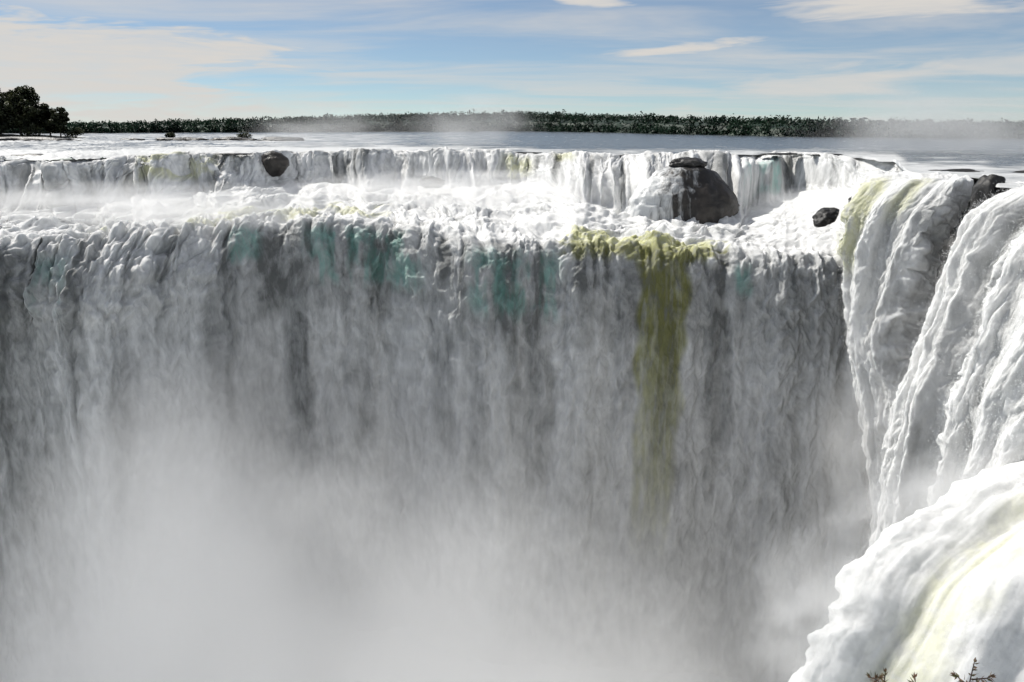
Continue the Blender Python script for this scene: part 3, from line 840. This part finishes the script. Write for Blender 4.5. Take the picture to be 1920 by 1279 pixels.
def leaf_cloud(centres, radii, n, size, g, flat=0.8):
    """many small leaf-sized quads spread through clumps: centres (K,3), radii (K,)"""
    K = len(centres)
    w = radii ** 2; w = w / w.sum()
    which = g.choice(K, n, p=w)
    d = g.normal(size=(n, 3)); d /= np.linalg.norm(d, axis=1, keepdims=True)
    r = radii[which] * g.random(n) ** 0.40
    p = centres[which] + d * r[:, None] * np.array([1, 1, flat])
    a = g.normal(size=(n, 3)); a /= np.linalg.norm(a, axis=1, keepdims=True)
    b = np.cross(a, g.normal(size=(n, 3))); b /= np.linalg.norm(b, axis=1, keepdims=True)
    sz = size * (0.6 + 0.8 * g.random(n))[:, None]
    q = np.stack([p - a * sz, p + b * sz * 0.55, p + a * sz, p - b * sz * 0.55], 1)
    # leaves shade like the clump they belong to
    nr = (p - centres[which]) / radii[which][:, None] + np.array([0, 0, 0.25]) + g.normal(0, 0.25, (n, 3))
    nr /= np.linalg.norm(nr, axis=1, keepdims=True)
    return q.reshape(-1, 3), np.arange(4 * n).reshape(n, 4), np.repeat(nr, 4, axis=0)

def tree(loc, height, spread, seed, label, nleaf=2600, low=0.15):
    g = np.random.default_rng(seed)
    root = empty("tree", loc)
    tag(root, label, "tree", "trees on the river island")
    V, Fc = [], []
    def add(path, rad):
        v, f = tube(path, rad)
        o = len(V); V.extend(v); Fc.extend([tuple(i + o for i in q) for q in f])
    lean = g.normal(0, 0.05, 2) * height
    topz = height * 0.72
    trunk = [(lean[0] * f, lean[1] * f, topz * f - 0.5) for f in np.linspace(0, 1, 6)]
    add(trunk, list(np.linspace(height * 0.028, height * 0.008, 6)))
    cen, rad = [], []
    nb = 11
    for i in range(nb):
        f = low + (1 - low) * (i + 0.5) / nb
        th = i * 2.4 + g.random()
        prof = math.sin(math.pi * min(1, 0.16 + 0.80 * (1 - f))) ** 0.7
        rr = spread * prof * (0.55 + 0.45 * g.random())
        st = Vector((lean[0] * f, lean[1] * f, topz * f * 0.85))
        en = Vector((lean[0] * f + math.cos(th) * rr, lean[1] * f + math.sin(th) * rr, height * (0.12 + 0.80 * f)))
        md = st.lerp(en, 0.5) + Vector((0, 0, height * 0.02))
        add([st, md, en], [height * 0.010, height * 0.006, height * 0.003])
        cen.append(en); rad.append(spread * (0.30 + 0.22 * g.random()))
        cen.append(st.lerp(en, 0.55) + Vector(g.normal(0, spread * 0.08, 3))); rad.append(spread * (0.28 + 0.2 * g.random()))
    cen.append(Vector((lean[0], lean[1], height * 0.90))); rad.append(spread * 0.35)
    mesh_arrays("trunk", [tuple(Vector(v) + Vector(loc)) for v in V], Fc, M_bark, root)
    v, f, nr = leaf_cloud(np.array([list(c) for c in cen]), np.array(rad), nleaf, 0.40 + height * 0.006, g)
    mesh_arrays("crown", v + np.array(loc), f, M_leaf, root, nrm=nr)
    return root

# island under the trees
def island():
    g = np.linspace(-1, 1, 60)
    X, Y = np.meshgrid(g, g)
    r = np.sqrt(X ** 2 + Y ** 2)
    Z = 2.0 * (1 - r ** 2) - 0.4 + 0.5 * fbm(X * 6, Y * 6, 95, 3) * (1 - r)
    P = np.stack([-222 + X * 52, 345 + Y * 28, Z], -1)
    tag(grid_mesh("island", P, M_land, flip=False), kind="structure")
island()
trees = [
    ((-224, 352, 0.8), 23.0, 8.5, "tallest dark tree at the frame's edge on the river island"),
    ((-212, 338, 0.8), 21.0, 7.5, "broad dark tree second from the frame's edge on the island"),
    ((-206, 350, 0.8), 20.5, 6.5, "dark tree behind the broad tree at the island clump's crown"),
    ((-199, 334, 0.8), 17.0, 5.5, "rounded dark tree stepping down towards the small separate tree"),
    ((-194, 346, 0.8), 13.5, 4.5, "low dark tree on the sloping shoulder of the island clump"),
    ((-185.5, 338, 0.7), 12.0, 3.2, "small narrow tree standing apart at the island's tip"),
    ((-240, 345, 0.8), 22.0, 8.0, "dark tree half outside the frame on the island"),
]
for i, (loc, h, sp, lab) in enumerate(trees):
    tree(loc, h, sp, 300 + i, lab, 8000 if h > 16 else 5000)

def bush(loc, r, h, seed, label, group, nleaf=700, leaf=0.35):
    g = np.random.default_rng(seed)
    root = empty("bush", loc)
    tag(root, label, "bush", group)
    V, Fc = [], []
    cen, rad = [], []
    for i in range(7):
        th = i * 0.9 + g.random()
        e = Vector((math.cos(th) * r * 0.7 * g.random(), math.sin(th) * r * 0.5 * g.random(), h * (0.35 + 0.5 * g.random())))
        v, f = tube([(0, 0, -0.5), e * 0.5, e], [0.12, 0.08, 0.04], 5)
        o = len(V); V.extend(v); Fc.extend([tuple(k + o for k in q) for q in f])
        cen.append(e); rad.append(r * (0.35 + 0.2 * g.random()))
    mesh_arrays("stem", [tuple(Vector(v) + Vector(loc)) for v in V], Fc, M_bark, root)
    v, f, nr = leaf_cloud(np.array([list(c) for c in cen]), np.array(rad), nleaf, leaf, g, 0.7)
    mesh_arrays("foliage", v + np.array(loc), f, M_leaf, root, nrm=nr)

BG = "low bushes along the island and ledges"
for i, (loc, r, h, lab) in enumerate([
    ((-178, 335, 0.3), 4.0, 3.6, "low bush at the foot of the small separate tree"),
    ((-206, 327, 0.3), 6.0, 4.0, "low bush below the rounded dark tree on the shore"),
    ((-222, 327, 0.3), 7.0, 4.2, "low bush on the shore at the frame's edge"),
    ((-192, 328, 0.3), 5.5, 3.8, "low bush on the shore in the middle of the clump"),
    ((-126, 303, 0.2), 2.2, 3.2, "small lone bush in the river above the black ledges"),
    ((-101, 310, 0.2), 3.6, 2.2, "low flat bush in the river nearest the mist"),
]):
    bush(loc, r, h, 400 + i, lab, BG)

# ------------------------------------------------------------------ far shore: rising land and one mass of forest
SX = [-1600, -900, -282, -130, 0, 60, 100, 134, 208, 400, 1600]
def shore_y(x):
    return np.interp(x, SX, [420, 450, 530, 620, 700, 600, 480, 390, 335, 300, 260])
def roof_h(x):
    """height of the forest's upper edge above the river"""
    return np.interp(x, SX, [7, 7, 7.6, 14.5, 18.5, 15.5, 13.0, 10.0, 7.6, 7.0, 7])
def land_h(x, y):
    d = y - shore_y(x)
    return np.clip(d / 10.0, 0, 1) * 0.6 + sstep(d, 5, 150) * np.maximum(roof_h(x) - 8.0, 0) * 0.75
def far_land():
    xs = np.linspace(-1600, 1600, 260)
    ds = np.concatenate([np.linspace(-6, 200, 40), np.linspace(230, 5000, 20)])
    X = xs[None, :] + 0 * ds[:, None]
    Y = shore_y(X) + ds[:, None]
    Z = land_h(X, Y) - 0.8 * (ds[:, None] < 0)
    tag(grid_mesh("ground", np.stack([X, Y, Z], -1), M_land, flip=False), kind="structure")
far_land()

def far_forest():
    g = np.random.default_rng(77)
    V, Fc, NR = [], [], []
    n0 = 0
    for i in range(3000):
        x = g.uniform(-470, 420)
        front = i % 3 == 0
        d = g.uniform(0.5, 9) if front else g.random() ** 1.2 * 160 + 4
        y = float(shore_y(x)) + d
        if abs(x) > 0.74 * y: continue
        z0 = float(land_h(np.array(x), np.array(y)))
        room = float(roof_h(x)) - z0
        h = max(4.0, room * g.uniform(0.78, 1.0)) * (1.15 if g.random() < 0.04 else 1.0)
        if front: h = g.uniform(3.0, 7.0)
        r = g.uniform(2.4, 4.0) * (0.7 + 0.03 * float(roof_h(x)))
        k = g.integers(4, 7)
        cen = np.stack([x + g.normal(0, r * 0.5, k), y + g.normal(0, r * 0.5, k), z0 + h * g.uniform(0.2 if front else 0.4, 0.86, k)], 1)
        if front: cen[:2, 2] = z0 + 0.8
        v, f, nr = leaf_cloud(cen, np.full(k, r * 0.62), 60, 0.74, g, 0.85)
        V.append(v); NR.append(nr); Fc.append(f + n0); n0 += len(v)
    # closed canopy below the loose leaves
    xs = np.linspace(-470, 420, 420); dd = np.concatenate([np.linspace(0, 12, 7), np.linspace(18, 165, 16)])
    X = xs[None, :] + 0 * dd[:, None]; Y = shore_y(X) + dd[:, None] + 1.5
    rise = sstep(dd[:, None] + 2.5 * fbm(X / 6, X * 0 + dd[:, None] / 6, 97, 2), 0.5, 14.0)
    Z = land_h(X, Y) * (1 - rise) + rise * (roof_h(X) * (0.44 + 0.18 * sstep(dd[:, None], 10, 90)) + 1.3 * fbm(X / 5.0, Y / 7.0, 98, 3))
    Z[0] = -0.5
    idx = np.arange(X.size).reshape(X.shape)
    cv = np.stack([X, Y, Z], -1)
    cn = normals_of(cv); cn = cn * np.where(cn[..., 2:] < 0, -1, 1)
    V.append(cv.reshape(-1, 3)); NR.append(cn.reshape(-1, 3))
    Fc.append(np.stack([idx[:-1, :-1], idx[:-1, 1:], idx[1:, 1:], idx[1:, :-1]], -1).reshape(-1, 4) + n0)
    o = mesh_arrays("forest", np.concatenate(V), np.concatenate(Fc), M_far, nrm=np.concatenate(NR))
    tag(o, "dark green forest in one band along the far shore", "forest", kind="stuff")
far_forest()

# ------------------------------------------------------------------ near bank with shrubs
def bank():
    xs = np.linspace(-3.0, 6.5, 70); ys = np.linspace(-5.0, 6.2, 70)
    X, Y = np.meshgrid(xs, ys)
    Z = 4.3 - 0.62 * np.clip(Y + 0.3, 0, None) ** 1.06 - 0.9 * sstep(Y, 5.0, 6.2) * 3 + 0.14 * fbm(X / 1.2, Y / 1.2, 96, 4)
    Z -= 2.5 * sstep(Y, 5.7, 6.2) + 2.0 * sstep(np.abs(X - 1.75), 4.3, 4.75)
    tag(grid_mesh("ground", np.stack([X, Y, Z], -1), M_soil, flip=False), kind="structure")
bank()

def shrub(tip, base, seed, label, n_side):
    g = np.random.default_rng(seed)
    root = empty("shrub", base)
    tag(root, label, "shrub", "shrub tips at the near bank")
    V, Fc = [], []
    LV, LF = [], []
    def add(path, rad):
        v, f = tube(path, rad, 5)
        o = len(V); V.extend(v); Fc.extend([tuple(k + o for k in q) for q in f])
    def leaf(p, d, length, width):
        d = d.normalized()
        sd = d.cross(Vector((g.normal(), g.normal(), g.normal()))).normalized()
        up = d.cross(sd)
        o = len(LV)
        pts = [p, p + d * length * 0.35 + sd * width, p + d * length * 0.38 + up * width * 0.35, p + d * length * 0.35 - sd * width, p + d * length - up * length * 0.12]
        LV.extend(pts); LF.extend([(o, o + 1, o + 2), (o, o + 2, o + 3), (o + 1, o + 4, o + 2), (o + 2, o + 4, o + 3)])
    b, t = Vector(base), Vector(tip)
    def sprig(a, e, r, dens):
        md = a.lerp(e, 0.5) + Vector(g.normal(0, 0.03, 3))
        add([a, md, e], [r, r * 0.75, r * 0.35])
        L = (e - a).length
        for i in range(int(dens * L)):
            f = 0.25 + 0.75 * (i + g.random()) / (dens * L)
            p = a.lerp(md, f * 2) if f < 0.5 else md.lerp(e, f * 2 - 1)
            ax = (e - a).normalized()
            side = ax.cross(Vector(g.normal(0, 1, 3))).normalized()
            leaf(p, ax * 0.55 + side, 0.035 + 0.03 * g.random(), 0.007 + 0.004 * g.random())
        for i in range(5):
            leaf(e, (e - a).normalized() + Vector(g.normal(0, 0.35, 3)), 0.04, 0.008)
    sprig(b, t, 0.010, 55)
    for i in range(n_side):
        f = 0.35 + 0.6 * i / max(1, n_side)
        a = b.lerp(t, f)
        th = i * 2.2 + g.random()
        e = a + Vector((math.cos(th) * 0.16, math.sin(th) * 0.14, 0.10 + 0.06 * g.random())) * (1.15 - 0.5 * f)
        if e.z > t.z - 0.015: e.z = t.z - 0.015 - 0.02 * g.random()
        sprig(a, e, 0.006, 90)
    mesh_arrays("stem", [tuple(v) for v in V], Fc, M_twig, root)
    mesh_arrays("foliage", [tuple(v) for v in LV], LF, M_twigleaf, root, smooth=False)

shrub((3.38, 5.0, 2.20), (3.30, 4.85, 1.05), 501, "tallest shrub tip, with spreading twigs, at the photo's lower edge", 9)
shrub((2.74, 5.0, 2.115), (2.70, 4.85, 1.05), 502, "rounded reddish shrub tip over the green band of water", 8)
shrub((2.965, 5.0, 2.07), (2.97, 4.85, 1.05), 503, "lowest shrub tip, barely showing between two taller ones", 6)

# ------------------------------------------------------------------ mist
def mist_blob(loc, radii, density, label, nscale=2.2, seed=0.0, col=0.97, lo=0.30, hi=0.68, g=0.25, rot=0.0):
    m, t, out = new_mat("mist")
    co = t.n("ShaderNodeTexCoord").outputs["Object"]
    ln = t.n("ShaderNodeVectorMath", operation="LENGTH")
    t.t.links.new(co, ln.inputs[0])
    sh = t.n("ShaderNodeVectorMath", operation="ADD")
    t.t.links.new(co, sh.inputs[0]); sh.inputs[1].default_value = (seed, seed * 1.7, seed * 0.3)
    nz = t.noise(sh.outputs[0], nscale, 2.0, 0.55)
    d = t.m("MULTIPLY", t.step(ln.outputs["Value"], 0.98, 0.15), t.step(nz, lo, hi))
    d = t.m("MULTIPLY", d, density)
    v = t.n("ShaderNodeVolumePrincipled")
    v.inputs["Color"].default_value = (col, col, col, 1)
    v.inputs["Anisotropy"].default_value = g
    t.put(v.inputs["Density"], d)
    t.t.links.new(v.outputs[0], out.inputs["Volume"])
    bm = bmesh.new()
    bmesh.ops.create_icosphere(bm, subdivisions=3, radius=1.0)
    me = bpy.data.meshes.new("mist"); bm.to_mesh(me); bm.free()
    me.materials.append(m)
    o = bpy.data.objects.new("mist", me)
    o.location = loc; o.scale = radii; o.rotation_euler.z = rot
    link(o)
    tag(o, label, "mist", kind="stuff")
    return o

def gorge_mist():
    m, t, out = new_mat("gorge_mist")
    co = t.n("ShaderNodeTexCoord").outputs["Object"]
    x, y, z = t.sep(co)[0:3]
    def gauss(cx, cy, rx, ry):
        a = t.m("DIVIDE", t.m("SUBTRACT", x, cx), rx); b = t.m("DIVIDE", t.m("SUBTRACT", y, cy), ry)
        return t.m("EXPONENT", t.m("MULTIPLY", t.m("ADD", t.m("MULTIPLY", a, a), t.m("MULTIPLY", b, b)), -1.0))
    nz = t.noise(co, 0.042, 3.0, 0.55, 0.2)
    top = t.m("ADD", -72.0, t.m("MULTIPLY", gauss(-42, 96, 19, 30), 41.5))
    top = t.m("ADD", top, t.m("MULTIPLY", gauss(-100, 66, 50, 30), -5.0))
    top = t.m("ADD", top, t.m("MULTIPLY", gauss(-2, 63, 34, 25), 40.0))
    top = t.m("ADD", top, t.m("MULTIPLY", t.m("SUBTRACT", nz, 0.5), 64.0))
    hh = t.m("SUBTRACT", top, z)
    d = t.m("ADD", t.m("MULTIPLY", t.step(hh, -14.0, 32.0), MIST_DENSITY), t.m("MULTIPLY", t.step(z, -18.0, -75.0), 0.005))
    # clear air close under the viewer and over the near cascade
    d = t.m("MULTIPLY", d, t.step(y, 26.0, 52.0))
    d = t.m("MULTIPLY", d, t.step(x, 42.0, 12.0))
    v = t.n("ShaderNodeVolumePrincipled")
    v.inputs["Color"].default_value = (0.995, 0.995, 0.995, 1)
    v.inputs["Anisotropy"].default_value = 0.0
    t.put(v.inputs["Density"], d)
    t.t.links.new(v.outputs[0], out.inputs["Volume"])
    x0, x1, y0, y1, z0, z1 = -170, 52, 25, 125, -85, -14
    V = [(a, b, c) for a in (x0, x1) for b in (y0, y1) for c in (z0, z1)]
    Fc = [(0, 1, 3, 2), (4, 6, 7, 5), (0, 4, 5, 1), (2, 3, 7, 6), (0, 2, 6, 4), (1, 5, 7, 3)]
    o = mesh_arrays("mist", V, Fc, m, smooth=False)
    tag(o, "white mist boiling up from the foot of the great waterfall", "mist", kind="stuff")
MIST_DENSITY = 0.062
gorge_mist()
mist_blob((-12, 240, 4), (26, 20, 14), 0.045, "mist plume rising in the middle before the far forest", 1.6, 1.0)
mist_blob((-50, 230, 3), (30, 20, 10), 0.04, "thin mist drifting above the crest near the small round rock", 1.6, 2.0)
mist_blob((95, 180, 3), (40, 30, 15), 0.05, "grey mist plume veiling the far shore beyond the near waterfalls", 1.6, 3.0)
mist_blob((-66, 132, -7), (46, 15, 5.0), 0.16, "white spray over the pool under the island waterfall", 2.5, 4.0)
mist_blob((-8, 160, -6.5), (48, 15, 5.0), 0.15, "white spray over the foaming pool in the middle", 2.5, 5.0)
mist_blob((30, 49.5, -19.0), (13, 6, 4.2), 0.30, "soft spray along the edge of the nearest cascade", 3.0, 7.0, rot=0.35)
mist_blob((20, 45, -25.0), (6.5, 6, 9), 0.30, "soft spray where the nearest cascade drops into the gorge", 3.0, 8.0)
mist_blob((41, 76, -18.0), (10, 24, 17), 0.014, "thin spray drifting in front of the near waterfalls", 2.2, 10.0)
mist_blob((44, 92, -34.0), (11, 10, 15), 0.12, "grey spray round the feet of the near waterfalls", 2.2, 9.0)
mist_blob((53, 143, -8.0), (14, 11, 4.0), 0.10, "white spray right of the dome rock's foot", 2.5, 6.0)
